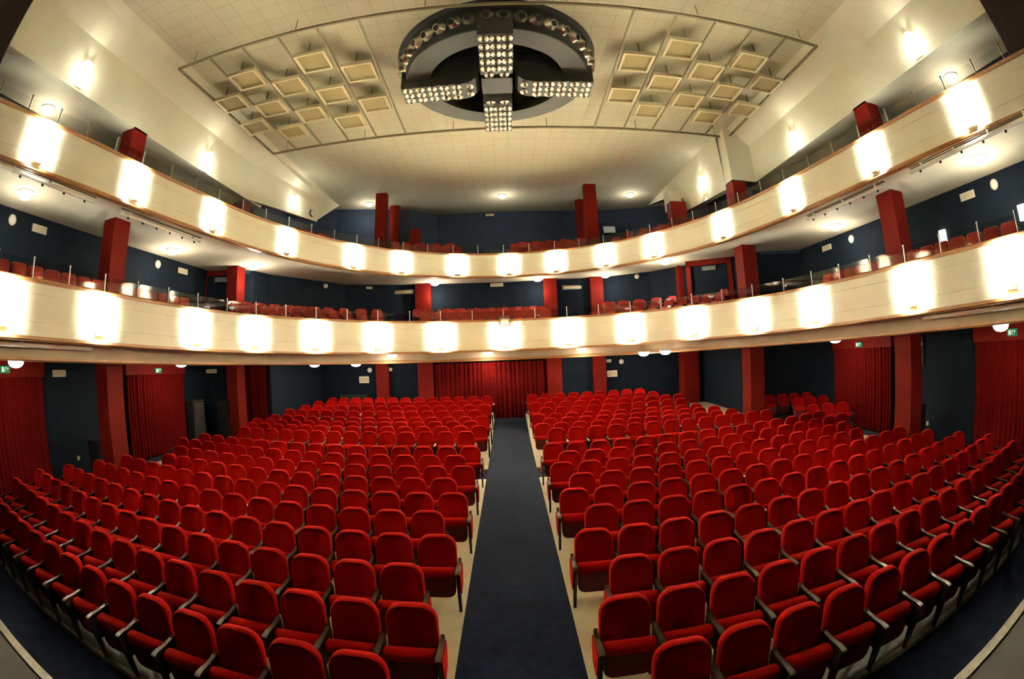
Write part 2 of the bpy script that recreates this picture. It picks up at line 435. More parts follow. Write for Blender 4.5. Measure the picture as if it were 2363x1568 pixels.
# ------------------------------------------------------------------ balconies
def balcony(lvl):
    P, N = (C1P, C1N) if lvl == 1 else (C2P, C2N)
    top = 4.55 if lvl == 1 else 7.78
    bot = 3.57 if lvl == 1 else 6.80
    rise = (lambda y: -.012 * (y - 6)) if lvl == 1 else (lambda y: 0)
    t = thing('balcony', ('lower' if lvl == 1 else 'upper') + ' curved cream balcony with thin wooden rails above the ' + ('stalls' if lvl == 1 else 'lower balcony'), 'balcony')
    H = top - bot
    mb = MB(); prof = [(0, 0), (0, .25), (.014, .256), (.014, .266), (0, .272), (0, .76), (.014, .766), (.014, .778), (0, .784), (0, 1), (.14, 1), (.14, 0)]
    m = len(prof)
    for p, n in zip(P, N):
        b = bot + rise(p[1])
        for d, f in prof:
            q = p + n * d; mb.v.append((q[0], q[1], b + f * (top - b)))
    for i in range(len(P) - 1):
        for j in range(m):
            j2 = (j + 1) % m; mb.f.append((i * m + j, i * m + j2, (i + 1) * m + j2, (i + 1) * m + j))
    mb.build('front_panel', PARA, t, smooth=.5)
    sweep(P, N, [(-.05, top), (-.06, top + .05), (-.04, top + .075), (.2, top + .075), (.22, top), (.1, top - .02)]).build('wooden_rail', WOOD, t, smooth=.6)
    sweep(P, N, [(-.05, bot), (-.055, bot - .06), (-.03, bot - .085), (.12, bot - .085), (.12, bot)], rise=rise).build('lower_moulding', WOOD, t, smooth=.6)
    # stepped deck behind the parapet and the ceiling under it
    mid = lambda y: float(np.clip((y - 12.5) / 3.5, 0, 1))
    zfl = 4.17 if lvl == 1 else 7.2
    st = [(.14, 0), (.95, 0), (.95, .28), (1.85, .28), (1.85, .56), (3.1, .56), (3.1, .62), (4.6, .62)] if lvl == 1 else [(.14, 0), (.9, 0), (.9, .35), (1.75, .35), (1.75, .7), (2.6, .7), (2.6, 1.05), (3.5, 1.05), (3.5, 1.4), (5.5, 1.4)]
    mb = MB(); m = len(st)
    for p, n in zip(P, N):
        for d, z in st:
            q = p + n * d
            q = np.array([np.clip(q[0], -11.45, 11.45), q[1]])
            if abs(q[0]) > 9 and q[1] < 15: q[1] = p[1]
            mb.v.append((q[0], q[1], zfl + z * mid(p[1])))
    for i in range(len(P) - 1):
        for j in range(m - 1): mb.f.append((i * m + j, i * m + j + 1, (i + 1) * m + j + 1, (i + 1) * m + j))
    mb.build('stepped_deck', CARP, t)
    if lvl == 2:
        out = [(-11.5, 1.5), (-11.5, 15.6), (-9.8, 16.5), (-9.6, 17.5), (-7.5, 21.3), (-4.6, 22.6), (0, 23.05), (4.6, 22.4), (6.7, 21.0), (9.1, 17.7), (9.8, 16.5), (11.5, 15.6), (11.5, 1.5)]
        pts = [tuple(p + n * .02) for p, n in zip(P, N)] + out[::-1]
        MB().prism([(-x, y) for x, y in pts][::-1] if 0 else pts, 6.73, 6.79).build('underside', SOFF, t)
    else:
        # overhang, recessed beam and the ceiling over the stalls
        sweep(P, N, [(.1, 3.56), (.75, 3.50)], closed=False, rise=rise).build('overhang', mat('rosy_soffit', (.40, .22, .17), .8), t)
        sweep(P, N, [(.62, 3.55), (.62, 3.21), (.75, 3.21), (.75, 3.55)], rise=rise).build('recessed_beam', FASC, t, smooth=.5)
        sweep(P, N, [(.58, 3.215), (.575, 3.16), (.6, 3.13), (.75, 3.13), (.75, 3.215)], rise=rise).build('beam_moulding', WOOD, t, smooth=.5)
        out = [(-11.5, 1.5), (-11.5, 15.6), (-10.2, 16.3), (-9.1, 16.5), (-8.5, 20.4), (8.5, 20.4), (9.0, 16.5), (10.2, 16.3), (11.5, 15.6), (11.5, 1.5)]
        pts = [tuple(p + n * .7) for p, n in zip(P, N)]
        keep = [q for q in pts if q[1] < 20.1]
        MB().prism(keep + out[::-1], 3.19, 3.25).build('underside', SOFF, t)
    return t
balcony(1); balcony(2)

def railing(lvl, azs):
    P, N = (C1P, C1N) if lvl == 1 else (C2P, C2N)
    z = (4.55 if lvl == 1 else 7.78) + .075
    t = thing('glass_railing', 'low railing of clear glass panes between slim steel posts on the %s balcony' % ('lower' if lvl == 1 else 'upper'), 'railing')
    pts = [az_point(P, N, a) for a in azs]
    pts = [q for q in pts if q]
    post = MB().lathe([(.017, 0), (.017, .36), (.024, .365), (.024, .40), (.012, .41)], 10)
    pm = None
    for p, n in pts:
        if pm is None:
            o = post.build('post', STEE, t, smooth=.6); pm = o
        else:
            o = pm.copy(); COL.objects.link(o)
        q = p + n * .08
        o.location = (q[0], q[1], z)
    for (p, n), (p2, n2) in zip(pts[:-1], pts[1:]):
        a = p + n * .08; b = p2 + n2 * .08
        L = np.hypot(*(b - a)); d = (b - a) / L
        w0, w1, r = .05, L - .05, .07
        out = [(w0, .035), (w1, .035), (w1, .34 - r)] + [(w1 - r + r * math.cos(k * PI / 8), .34 - r + r * math.sin(k * PI / 8)) for k in range(1, 5)] \
            + [(w0 + r - r * math.sin(k * PI / 8), .34 - r + r * math.cos(k * PI / 8)) for k in range(0, 4)] + [(w0, .34 - r)]
        nn = np.array([-d[1], d[0]]) * .004
        mb = MB(); k = len(out)
        for s in (-1, 1):
            for u, v in out: mb.v.append((a[0] + d[0] * u + nn[0] * s, a[1] + d[1] * u + nn[1] * s, z + v))
        mb.f += [tuple(range(k)), tuple(range(k, 2 * k))[::-1]] + [(i, (i + 1) % k, k + (i + 1) % k, k + i) for i in range(k)]
        mb.build('glass_pane', GLAS, t)
railing(1, [-70.5, -65, -59.8, -54.7, -49.8, -45.4, -41.4, -37.6, -33.9, -30.3, -26.6, -22.9, -19.1, -15.4, -11.6, -7.9, -4.1, -.4, 3.4, 7.2, 11, 14.8, 18.5, 22.3, 26, 29.8, 33.7, 37.3, 40.9, 45, 49.6, 54.6, 60.1, 65.7, 71])
railing(2, [-77, -71.2, -65.8, -60.7, -55.8, -51.2, -47, -42.8, -39.2, -35.9, -32.7, -29.6, -26.6, -23.7, -20.8, -18, -15.3, -12.3, -9.3, -6.2, -3.2, -.1, 3, 6.1, 9.1, 12.1, 15.1, 17.9, 20.7, 23.4, 26.4, 29.4, 32.5, 35.7, 39.3, 42.9, 47, 51.5, 56.3, 61.3, 66.8, 72, 77])

# parapet lights
def parapet_light(lvl, az, k, n, power):
    P, N = (C1P, C1N) if lvl == 1 else (C2P, C2N)
    p, nn = az_point(P, N, az)
    z = (3.57 - .012 * (p[1] - 6) + .17) if lvl == 1 else 6.92
    side = 'middle' if abs(az) < 3 else ('left' if az < 0 else 'right')
    idx = k if az < 0 else n - 1 - k
    where = 'at the middle' if side == 'middle' else ORD[idx] + ' one from its %s end' % side
    t = thing('parapet_light', 'small white box lamp glowing on the %s balcony front, %s' % ('lower' if lvl == 1 else 'upper', where), 'lamp',
              (p[0], p[1], z), math.atan2(nn[0], -nn[1]) + PI, 'box lamps on the %s balcony front' % ('lower' if lvl == 1 else 'upper'))
    # local +y points out of the hall (into the parapet)
    MB().box((-.10, -.15, -.065), (.10, -.01, .065)).build('housing', WHIT, t, bevel=.006)
    MB().box((-.085, -.153, .035), (.085, -.08, .058)).build('upper_slot', GREY, t)
    MB().box((-.085, -.153, -.062), (.085, -.08, -.02)).build('lower_slot', BRWN, t)
    b0 = -.17 if lvl == 1 else -.12
    for zz in (.24, .78):
        lo = light('SPOT', (0, -.31, b0 + zz), power * .5, WARM, t, .06, (math.radians(93 if zz < .5 else 96), 0, 0), math.radians(146 if lvl == 1 else 134))
        lo.data.spot_blend = 1.0
    light('SPOT', (0, -.34, b0 + .5), power * (.05 if lvl == 1 else .035), WARM, t, .06, (math.radians(94), 0, 0), math.radians(172))
A1 = [-64, -50.6, -38, -30.6, -23.1, -15.6, -8, -.3, 7.3, 14.8, 22.4, 30, 37.5, 50.3, 64]
A2 = [-62.4, -47.7, -36.6, -26.9, -18.5, -12.6, -5.8, .5, 6.2, 12.3, 18.3, 27.1, 36.5, 48.3, 63.4]
for k, a in enumerate(A1): parapet_light(1, a, k, 15, P_FRONT1)
for k, a in enumerate(A2): parapet_light(2, a, k, 15, P_FRONT2)

# ------------------------------------------------------------------ columns
def column(x0, x1, y0, y1, z0, z1, label, name='column'):
    t = MB().box((min(x0, x1), y0, z0), (max(x0, x1), y1, z1)).build(name, REDC)
    return tag(t, label, 'column', 'red columns')
for s, w in ((-1, 'left'), (1, 'right')):
    column(s * 9.6, s * 10.1, 8.17, 8.8, 0, 9.3, 'square dark red column by the %s wall, the one nearer the stage, rising past both balconies' % w)
column(-9.86, -10.35, 15.2, 15.8, .2, 9.3, 'square red column at the left rear corner, rising past the lower balcony')
column(8.5, 9.1, 15.2, 15.86, .2, 9.25, 'square red column at the right rear corner, carrying the cream pier')
column(7.45, 8.2, 19.4, 20.0, .5, 9.7, 'square red column nearest the back wall on the right, behind the rearmost seats')
for (a, b), l in zip([(-5.72, -5.16), (-3.86, -3.2), (1.62, 2.24), (3.6, 4.14)], ['outer left', 'just left of the middle curtain', 'just right of the middle curtain', 'outer right']):
    column(a, b, 20.05, 20.45, .4, 3.3, 'flat red pillar on the stalls back wall, ' + l)
for (a, b), l in zip([(-4.3, -3.58), (1.8, 2.4)], ['left', 'right']):
    column(a, b, 22.2, 22.7, 4.5, 6.75, 'flat red pillar behind the lower balcony centre seats, on their %s' % l)
for (a, b), l in zip([(-6.3, -5.75), (4.0, 4.6)], ['left', 'right']):
    column(a, b, 22.05, 22.5, 4.5, 11.5, 'tall red pillar running up through the upper balcony to the ceiling, %s of centre' % l)
tag(MB().lathe([(.29, 7.9), (.29, 11.5)], 24, Matrix.Translation((-5.85, 24.4, 0))).build('round_column', REDC, smooth=.6), 'round red column behind the left tall pillar on the upper balcony', 'column', 'red columns')
tag(MB().lathe([(.29, 7.9), (.29, 11.5)], 24, Matrix.Translation((4.2, 24.7, 0))).build('round_column', REDC, smooth=.6), 'dim round column behind the right tall pillar on the upper balcony', 'column', 'red columns')
tag(MB().box((-4.95, 24.1, 8.4), (-4.45, 24.6, 10.0)).build('column_stub', REDC), 'dim dark red pier in shadow right of the round column, upper balcony', 'column', 'red columns')
o = MB().box((5.15, 24.6, 8.0), (6.95, 25.5, 10.17)).build('projection_booth', BLUE); tag(o, 'dark projection booth standing on the right of the upper balcony back wall', 'booth')
tag(MB().box((5.35, 24.52, 9.55), (6.0, 24.6, 9.9)).build('booth_notice', mat('pale_grey_plate', (.45, .5, .52), .5)), 'pale grey notice plate on the projection booth front', 'notice')

# ------------------------------------------------------------------ curtains
def curtain(p0, p1, z0f, z1, label, pleats, amp=.05, inward=(0, 1), name='curtain', m=CURT):
    mb = MB(); p0, p1 = np.array(p0, float), np.array(p1, float)
    n = pleats * 8; nz = 5
    d = (p1 - p0); L = np.hypot(*d); d /= L; nn = np.array(inward, float)
    ph = [random.uniform(-.5, .5) for _ in range(n + 1)]
    for i in range(n + 1):
        u = i / n
        for k in range(nz + 1):
            v = k / nz
            a = amp * (1.15 - .5 * v) * math.sin(2 * PI * pleats * u + .6 * math.sin(5 * u * PI) + ph[i] * .4 * (1 - v)) + amp * .4 * math.sin(2 * PI * pleats * .37 * u)
            q = p0 + d * L * u + nn * (a + amp * 1.4)
            z0 = z0f(q[1]); mb.v.append((q[0], q[1], z0 + (z1 - z0) * v))
    for i in range(n):
        for k in range(nz): mb.f.append((i * (nz + 1) + k, (i + 1) * (nz + 1) + k, (i + 1) * (nz + 1) + k + 1, i * (nz + 1) + k + 1))
    o = mb.build(name, m, smooth=3)
    return tag(o, label, 'curtain', 'red velvet door curtains')
for s, w in ((-1, 'left'), (1, 'right')):
    curtain((s * 11.4, 10.55), (s * 11.4, 13.65), zf, 2.84, 'pleated red velvet curtain over the %s side door behind the red column' % w, 19, inward=(-s, 0))
    curtain((s * 11.4, 4.2), (s * 11.4, 7.0), zf, 2.84, 'pleated red velvet curtain over the %s side door nearest the stage' % w, 17, inward=(-s, 0))
    for y0, y1, l in ((10.5, 13.7, 'behind the red column'), (4.1, 7.05, 'nearest the stage')):
        tag(MB().box((s * 11.48, y0, 2.80), (s * 11.28, y1, 3.18)).build('pelmet', REDC), 'plain red pelmet above the %s side door curtain %s' % (w, l), 'pelmet', 'curtain pelmets')
curtain((-3.16, 20.3), (1.6, 20.3), lambda y: .5, 2.9, 'wide red velvet curtain across the rear door at the end of the aisle', 26, inward=(0, -1))
curtain((-10.15, 16.15), (-9.1, 16.3), lambda y: .3, 3.0, 'narrow dark red curtain in shade beside the left rear column', 8, inward=(0, -1))
# door surround beside the left and right rear columns of the lower balcony
for w, x, y, rz, hw in (('left', -10.95, 15.72, .42, .62), ('right', 8.35, 18.0, -.62, .8)):
    t = thing('doorway', 'dark red door surround beside the %s rear column on the lower balcony' % w, 'doorway', (x, y, 4.2), rz, 'lower balcony doorways')
    MB().box((-hw - .2, -.12, 0), (-hw, .1, 2.5)).build('jamb', REDC, t)
    MB().box((hw, -.12, 0), (hw + .2, .1, 2.5)).build('jamb', REDC, t)
    MB().box((-hw - .2, -.12, 2.3), (hw + .2, .1, 2.52)).build('lintel', REDC, t)
    MB().box((-hw, .0, 0), (hw, .1, 2.3)).build('dark_opening', BLUE, t)
    MB().box((-.3, -.1, 2.06), (.3, -.04, 2.24)).build('unlit_sign', GREY, t)

# ------------------------------------------------------------------ seats
def rrect(w, h, r, z0, rb=None, n=5):
    """outline in x,z starting bottom left, going round"""
    rb = rb if rb is not None else r
    pts = []
    for cx, cz, rr, a0 in ((w - rb, z0 + rb, rb, -PI / 2), (w - r, z0 + h - r, r, 0), (-w + r, z0 + h - r, r, PI / 2), (-w + rb, z0 + rb, rb, PI)):
        for k in range(n):
            a = a0 + (PI / 2) * k / (n - 1)
            pts.append((cx + rr * math.cos(a), cz + rr * math.sin(a)))
    return pts
def pad(out, layers, yfun, cz):
    """closed pad from rings: layers (scale, y); yfun adds depth on the front"""
    mb = MB(); n = len(out)
    for s, y, front in layers:
        for x, z in out:
            X, Z = x * s, cz + (z - cz) * s
            mb.v.append((X, y + (yfun(X, Z) if front else 0), Z))
    for k in range(len(layers) - 1):
        for i in range(n): mb.f.append((k * n + i, k * n + (i + 1) % n, (k + 1) * n + (i + 1) % n, (k + 1) * n + i))
    mb.f += [tuple(range(n))[::-1], tuple(range((len(layers) - 1) * n, len(layers) * n))]
    return mb
def seat_meshes(lod=0):
    n = 7 if lod == 0 else 4
    back = rrect(.235, .53, .155, .34, .05, n)
    def lean(z): return (z - .36) * .20
    def yf(x, z):
        c = min(1, abs(x) / .15)
        d = .030 * (1 - c ** 3)
        if lod == 0:
            for bx in (-.07, .07):
                for bz in (.50,):
                    d += .014 * math.exp(-((x - bx) ** 2 + (z - bz) ** 2) / .0009)
        return d
    L = [(.93, .10, 0), (1.0, .075, 0), (1.0, .02, 0), (.965, -.002, 0), (.90, 0.0, 1), (.74, .0, 1), (.5, .0, 1), (.25, .0, 1)] if lod == 0 else \
        [(.93, .10, 0), (1.0, .06, 0), (.97, .0, 0), (.7, .02, 0)]
    b = pad(back, L, yf, .60)
    b.v = [(x, y + lean(z), z) for x, y, z in b.v]
    if lod == 0:   # top roll of the tipped-up seat cushion
        sp = [(-.045, .45), (-.06, .505), (-.10, .535), (-.16, .538), (-.205, .52), (-.22, .48), (-.22, .44)]
    else:
        sp = [(-.045, .45), (-.08, .53), (-.18, .535), (-.22, .45)]
    s = MB(); m = len(sp)
    secs = [(-.232, .9), (-.222, 1), (.222, 1), (.232, .9)]
    for x, k in secs:
        for y, z in sp: s.v.append((x, -.13 + (y + .13) * k, .48 + (z - .48) * k))
    for i in range(3):
        for j in range(m): s.f.append((i * m + j, i * m + (j + 1) % m, (i + 1) * m + (j + 1) % m, (i + 1) * m + j))
    s.f += [tuple(range(m)), tuple(range(3 * m, 4 * m))[::-1]]
    # underside shell of the tipped seat
    sh = rrect(.222, .30, .02, .16, .085, n)
    u = pad(sh, [(.95, -.05, 0), (1, -.07, 0), (1, -.19, 0), (.95, -.215, 0)], None, .36)
    return b, s, u
def arm_mesh(lod=0):
    pr = [(.05, .60, .016), (.03, .58, .019), (0, .565, .021), (-.12, .555, .024), (-.24, .558, .027), (-.30, .550, .030), (-.325, .538, .027)]
    if lod: pr = [pr[0], pr[2], pr[5], pr[6]]
    mb = MB()
    for y, z, w in pr: mb.v += [(-w, y, z), (w, y, z), (w * .8, y, z - .035), (-w * .8, y, z - .035)]
    for i in range(len(pr) - 1):
        for j in range(4): mb.f.append((i * 4 + j, i * 4 + (j + 1) % 4, (i + 1) * 4 + (j + 1) % 4, (i + 1) * 4 + j))
    mb.f += [(0, 1, 2, 3), tuple(range(4 * len(pr) - 4, 4 * len(pr)))]
    return mb
def stand_mesh():
    out = [(-.315, .525), (-.315, .40), (-.285, 0.0), (-.245, 0.0), (-.225, .28), (-.05, .30), (.05, .42), (.07, .565), (.0, .535)]
    mb = MB(); n = len(out)
    for x in (-.017, .017): mb.v += [(x, y, z) for y, z in out]
    mb.f += [tuple(range(n)), tuple(range(n, 2 * n))[::-1]] + [(i, (i + 1) % n, n + (i + 1) % n, n + i) for i in range(n)]
    return mb
def foot_mesh():
    return MB().box((-.02, .0, 0), (.02, .045, .34)).box((-.03, -.05, 0), (.03, .09, .012))
def side_pad_mesh():
    out = [(-.30, .515), (-.29, .29), (-.24, .24), (-.05, .29), (.03, .41), (.05, .53), (-.1, .52)]
    mb = MB(); n = len(out)
    for x in (.017, .03): mb.v += [(x, y, z) for y, z in out]
    mb.f += [tuple(range(n)), tuple(range(n, 2 * n))[::-1]] + [(i, (i + 1) % n, n + (i + 1) % n, n + i) for i in range(n)]
    return mb
def proto_seat(lod, vel, pos):
    """seat with its armrest and standard on one side; pos = -1/+1"""
    b, s, u = seat_meshes(lod)
    t = bpy.data.objects.new('theatre_seat', None); COL.objects.link(t)
    b.build('backrest', vel, t, smooth=1.2)
    s.build('seat_cushion', vel, t, smooth=1.2)
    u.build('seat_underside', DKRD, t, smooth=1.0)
    for nm, mb_, m in (('armrest', arm_mesh(lod), ARMW), ('standard', stand_mesh(), STND), ('foot', foot_mesh(), STND)):
        mb_.v = [(x + pos * .272, y, z) for x, y, z in mb_.v]
        mb_.build(nm, m, t, smooth=.7)
    return t
def add_end(t, pos):
    for nm, mb_, m in (('armrest', arm_mesh(), ARMW), ('standard', stand_mesh(), STND), ('side_pad', side_pad_mesh(), VELV)):
        mb_.v = [((x if pos > 0 else -x) + pos * .272, y, z) for x, y, z in mb_.v]
        mb_.build(nm, m, t, smooth=.7)

seats = []   # (x, y, z, rot, row, n, side)
Y0 = [2.86, 3.73, 4.57, 5.43, 6.31, 7.17, 8.05, 8.91, 9.84, 10.72]
XE = [8.6, 9.5, 9.75, 9.45, 9.65, 9.3, 8.4, 8.65, 9.4, 9.15]
for j in range(10):
    for s in (-1, 1):
        x0 = 1.20 if j % 2 == 0 else .94
        n = 0
        while True:
            x = x0 + .54 * n + .0021 * n * n
            if x > XE[j] + .12: break
            y = arc(Y0[j], x, .0118 if s < 0 else .0108) - .16
            seats.append((s * x, y, zf(y), -s * .25 * math.atan(2 * .0115 * x), j, n, s))
            n += 1
EL = [8.3, 8.55, 8.95, 8.95, 8.6, 8.3, 8.0, 7.5]
ER = [7.7, 6.95, 6.8, 6.6, 6.5, 6.3, 6.0, 5.5]
for k in range(8):
    for s in (-1, 1):
        x0 = 1.21 if k % 2 == 0 else .9
        n = 0
        while True:
            x = x0 + .545 * n
            if x > (EL if s < 0 else ER)[k] + .1: break
            c = .006 if s < 0 else .003
            y = arc(12.7 + .87 * k, x, c) - .16
            seats.append((s * x, y, zf(y), -s * math.atan(2 * c * x), 10 + k, n, s))
            n += 1
for x, y in [(9.55, 15.5), (10.1, 15.45), (10.65, 15.4), (11.2, 15.3), (10.1, 14.3), (10.65, 14.25), (11.2, 14.15), (9.55, 12.6), (10.1, 12.45), (10.6, 12.25)]:
    seats.append((x, y, zf(y), -.35, 18, 0, 1))
def view_xy(p):
    d = R_.T @ (np.array(p) - np.array([0, 0, 3.0])); d /= np.linalg.norm(d)
    th = math.acos(d[1]); r = 2 * 1106 * math.sin(th / 2); h = math.hypot(d[0], d[2])
    return 1181.5 + d[0] / h * r, 784 - d[2] / h * r
def inframe(q):
    u, v = view_xy((q[0], q[1], q[2] + .7)); return -20 < u < 2383 and v < 1600
vis = sorted([q for q in seats if inframe(q) and q[4] < 18], key=lambda q: q[0] ** 2 + q[1] ** 2)
near = vis[:300]; nearset = set(id(q) for q in near)
rest = [q for q in seats if id(q) not in nearset]
protos = {}
def place_seat(q, group):
    x, y, z, r, j, n, s = q
    end = (n == 0)
    key = (s, end)
    if key not in protos:
        t = proto_seat(0, VELV, s)
        if end: add_end(t, -s)
        protos[key] = t
    else:
        t = copy_tree(protos[key])
    t.location = (x, y, z); t.rotation_euler = (0, 0, r)
    w = 'left' if s < 0 else 'right'
    if end: lab = 'red velvet folding seat at the aisle, %s side, %s row from the stage' % (w, ORD[j])
    else: lab = 'red velvet folding seat, %s %s of the aisle, %s row from the stage' % (ORD[n], w, ORD[j])
    tag(t, lab, 'theatre seat', group)
for q in sorted(near, key=lambda q: (q[4], q[6], q[5])): place_seat(q, 'red velvet seats of the stalls')
# the remaining stalls seats, merged
def merged_seats(name, lst, vel, label, cat, lod=1, arms=True):
    b, s, u = seat_meshes(lod)
    st, ar, ft = stand_mesh(), arm_mesh(lod), foot_mesh()
    V, F, MI = [], [], []
    mats = [vel, DKRD, ARMW, STND]
    base = []
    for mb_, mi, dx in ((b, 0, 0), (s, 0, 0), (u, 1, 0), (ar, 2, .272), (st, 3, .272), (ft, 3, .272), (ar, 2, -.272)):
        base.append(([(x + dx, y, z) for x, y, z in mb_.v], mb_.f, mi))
    for x, y, z, r in lst:
        c, sn = math.cos(r), math.sin(r)
        for vs, fs, mi in base:
            n = len(V)
            V += [(x + a * c - bb * sn, y + a * sn + bb * c, z + h) for a, bb, h in vs]
            F += [tuple(i + n for i in f) for f in fs]; MI += [mi] * len(fs)
    me = bpy.data.meshes.new(name); me.from_pydata(V, [], F)
    for m in mats: me.materials.append(m)
    me.polygons.foreach_set('material_index', MI)
    bm = bmesh.new(); bm.from_mesh(me); bmesh.ops.recalc_face_normals(bm, faces=bm.faces); bm.to_mesh(me); bm.free()
    me.polygons.foreach_set('use_smooth', [True] * len(me.polygons)); me.set_sharp_from_angle(angle=1.1)
    o = bpy.data.objects.new(name, me); COL.objects.link(o)
    o['kind'] = 'stuff'
    return tag(o, label, cat)
merged_seats('rear_stalls_seating', [q[:4] for q in rest], VELV, 'mass of small red velvet seats filling the rear stalls up to the back wall', 'seating')

# balcony seats: the side galleries of the lower balcony seat by seat
t0 = None
for s, w in ((-1, 'left'), (1, 'right')):
    ys_ = [4.43 + .53 * i for i in range(14)]
    for i, y in enumerate(ys_):
        if t0 is None:
            t0 = bpy.data.objects.new('gallery_seat', None); COL.objects.link(t0)
            b, sc, u = seat_meshes(0)
            bk = rrect(.235, .50, .09, .36, .05, 6)
            pad(bk, [(.95, .08, 0), (1, .06, 0), (1, .015, 0), (.96, 0, 0), (.6, .01, 0)], None, .6).build('backrest', VELB, t0, smooth=1.2)
            sc.build('seat_cushion', VELB, t0, smooth=1.2)
            u.build('seat_underside', DKRD, t0, smooth=1.0)
            mb_ = arm_mesh(); mb_.v = [(x + .268, y2, z) for x, y2, z in mb_.v]; mb_.build('armrest', ARMW, t0, smooth=.7)
            mb_ = foot_mesh(); mb_.v = [(x + .268, y2, z) for x, y2, z in mb_.v]; mb_.build('foot', STND, t0)
            t = t0
        else: t = copy_tree(t0)
        t.location = (s * 9.33, y, 4.17); t.rotation_euler = (0, 0, -s * PI / 2)
        tag(t, 'orange red seat behind the lower balcony glass, %s side, %s from the stage end' % (w, ORD[i]), 'gallery seat', 'orange red seats along the side galleries')
lst = []
for d, zz in ((1.05, 4.45 - .2), (1.95, 4.73 - .26), (2.85, 4.79 - .2)):
    for side in (-1, 0, 1):
        o_ = .75 if d > 1.5 and d < 2.5 else 0
        rng = np.arange(-29.5 + o_, -13.5, 1.52) if side < 0 else (np.arange(-9 + o_, 5, 1.48) if side == 0 else np.arange(10.2 + o_, 24, 1.5))
        for a in rng:
            q = az_point(C1P, C1N, a)
            p = q[0] + q[1] * (d + .1)
            if any(x0 - .4 < p[0] < x1 + .4 and y0 - .5 < p[1] < y1 + .5 for x0, x1, y0, y1 in ((8.5, 9.1, 15.2, 15.86), (7.45, 8.2, 19.4, 20), (-10.4, -9.86, 15.2, 15.8), (-6.3, -5.75, 22, 22.5), (4, 4.6, 22, 22.5), (-4.3, -3.58, 22.2, 22.7), (1.8, 2.4, 22.2, 22.7), (7.6, 9.2, 17.3, 18.8))): continue
            lst.append((p[0], p[1], zz, math.atan2(q[1][1], q[1][0]) - PI / 2))
merged_seats('lower_balcony_seating', lst, VELB, 'curved rows of orange red seats behind the middle of the lower balcony glass', 'seating')
lst = []
for d, zz in ((1.2, 7.55), (2.05, 7.9), (2.9, 8.2), (3.8, 8.5)):
    for a0, a1 in ((-24.5, -18.3), (-11.8, -4.6), (1.0, 8.6), (12.3, 19)):
        for a in np.arange(a0 + (.62 if d in (2.05, 3.8) else 0), a1, 1.27):
            q = az_point(C2P, C2N, a)
            p = q[0] + q[1] * (d + .1)
            lst.append((p[0], p[1], zz, math.atan2(q[1][1], q[1][0]) - PI / 2))
merged_seats('upper_balcony_seating', lst, VELB, 'dim rows of brownish red seats behind the upper balcony glass', 'seating')

# ------------------------------------------------------------------ ceiling grid and panels
zg = 11.1
t = thing('ceiling_grid', 'flat bronze bar grid hung under the tiled ceiling around the chandelier', 'ceiling grid', (0, 11.9, zg))
def bar(a, b, w=.045, h=.05):
    a, b = Vector(a), Vector(b); d = (b - a); L = d.length
    M = Matrix.Translation(a) @ Vector((1, 0, 0)).rotation_difference(d).to_matrix().to_4x4()
    return MB().box((0, -w / 2, -h / 2), (L, w / 2, h / 2), M)
def loc(mb_): mb_.v = [(x, y - 11.9, z - zg) for x, y, z in mb_.v]; return mb_
loc(bar((-8.72, 8.55, zg), (8.72, 8.55, zg), .06, .07)).build('front_bar', BARM, t)
loc(bar((-8.72, 15.3, zg), (8.36, 15.3, zg), .06, .07)).build('rear_bar', BARM, t)
for s in (-1, 1):
    loc(bar((s * 8.74, 8.52, zg), (s * 8.74, 15.3 if s < 0 else 15.1, zg), .06, .07)).build('side_bar', BARM, t)
    for k in range(5): loc(bar((s * (3.28 + 1.09 * k), 8.55, zg), (s * (3.36 + 1.09 * k), 15.3, zg), .05, .045)).build('cross_bar', BARM, t)
for x in (-8.1, -4.9, -1.64, 1.64, 4.9, 8.1):
    for y in (8.45, 15.2):
        loc(MB().tube((x, y, zg), (x, y, ZC), .012, 6)).build('hanger', BARM, t)
PL = [(4.94, 10.0), (3.85, 10.9), (7.12, 10.07), (6.05, 10.97), (4.97, 11.88), (3.88, 12.82), (8.24, 11.09), (7.17, 11.95), (6.08, 12.83), (4.99, 13.75), (8.27, 12.93), (7.19, 13.81)]
pp = None
for s, w in ((-1, 'left'), (1, 'right')):
    order = sorted(range(12), key=lambda i: (round(PL[i][0] / 1.09), PL[i][1]))
    cols = {}
    for i in order: cols.setdefault(round((PL[i][0] - 3.86) / 1.09), []).append(i)
    for c, ids in cols.items():
        for r, i in enumerate(sorted(ids, key=lambda i: PL[i][1])):
            lab = 'square beige ceiling panel in a cream frame, %s bay, %s lane from the chandelier, %s from the stage' % (w, ORD[c], ORD[r])
            if pp is None:
                t = thing('ceiling_panel', '', '', group='')
                fr = MB(); a, b_ = .455, .385
                for x0, y0, x1, y1 in ((-a, -a, a, -b_), (-a, b_, a, a), (-a, -b_, -b_, b_), (b_, -b_, a, b_)): fr.box((x0, y0, -.07), (x1, y1, .05))
                fr.build('frame', PANF, t)
                MB().box((-b_, -b_, .0), (b_, b_, .03)).build('mesh_infill', PANM, t)
                MB().box((-.012, -a - .02, .05), (.012, -a + .02, .36)).box((-.012, a - .02, .05), (.012, a + .02, .36)).build('hanger', BARM, t)
                pp = t
            else: t = copy_tree(pp)
            t.location = (s * PL[i][0], PL[i][1], zg - .01)
            tag(t, lab, 'ceiling panel', 'square panels in the ceiling grid')

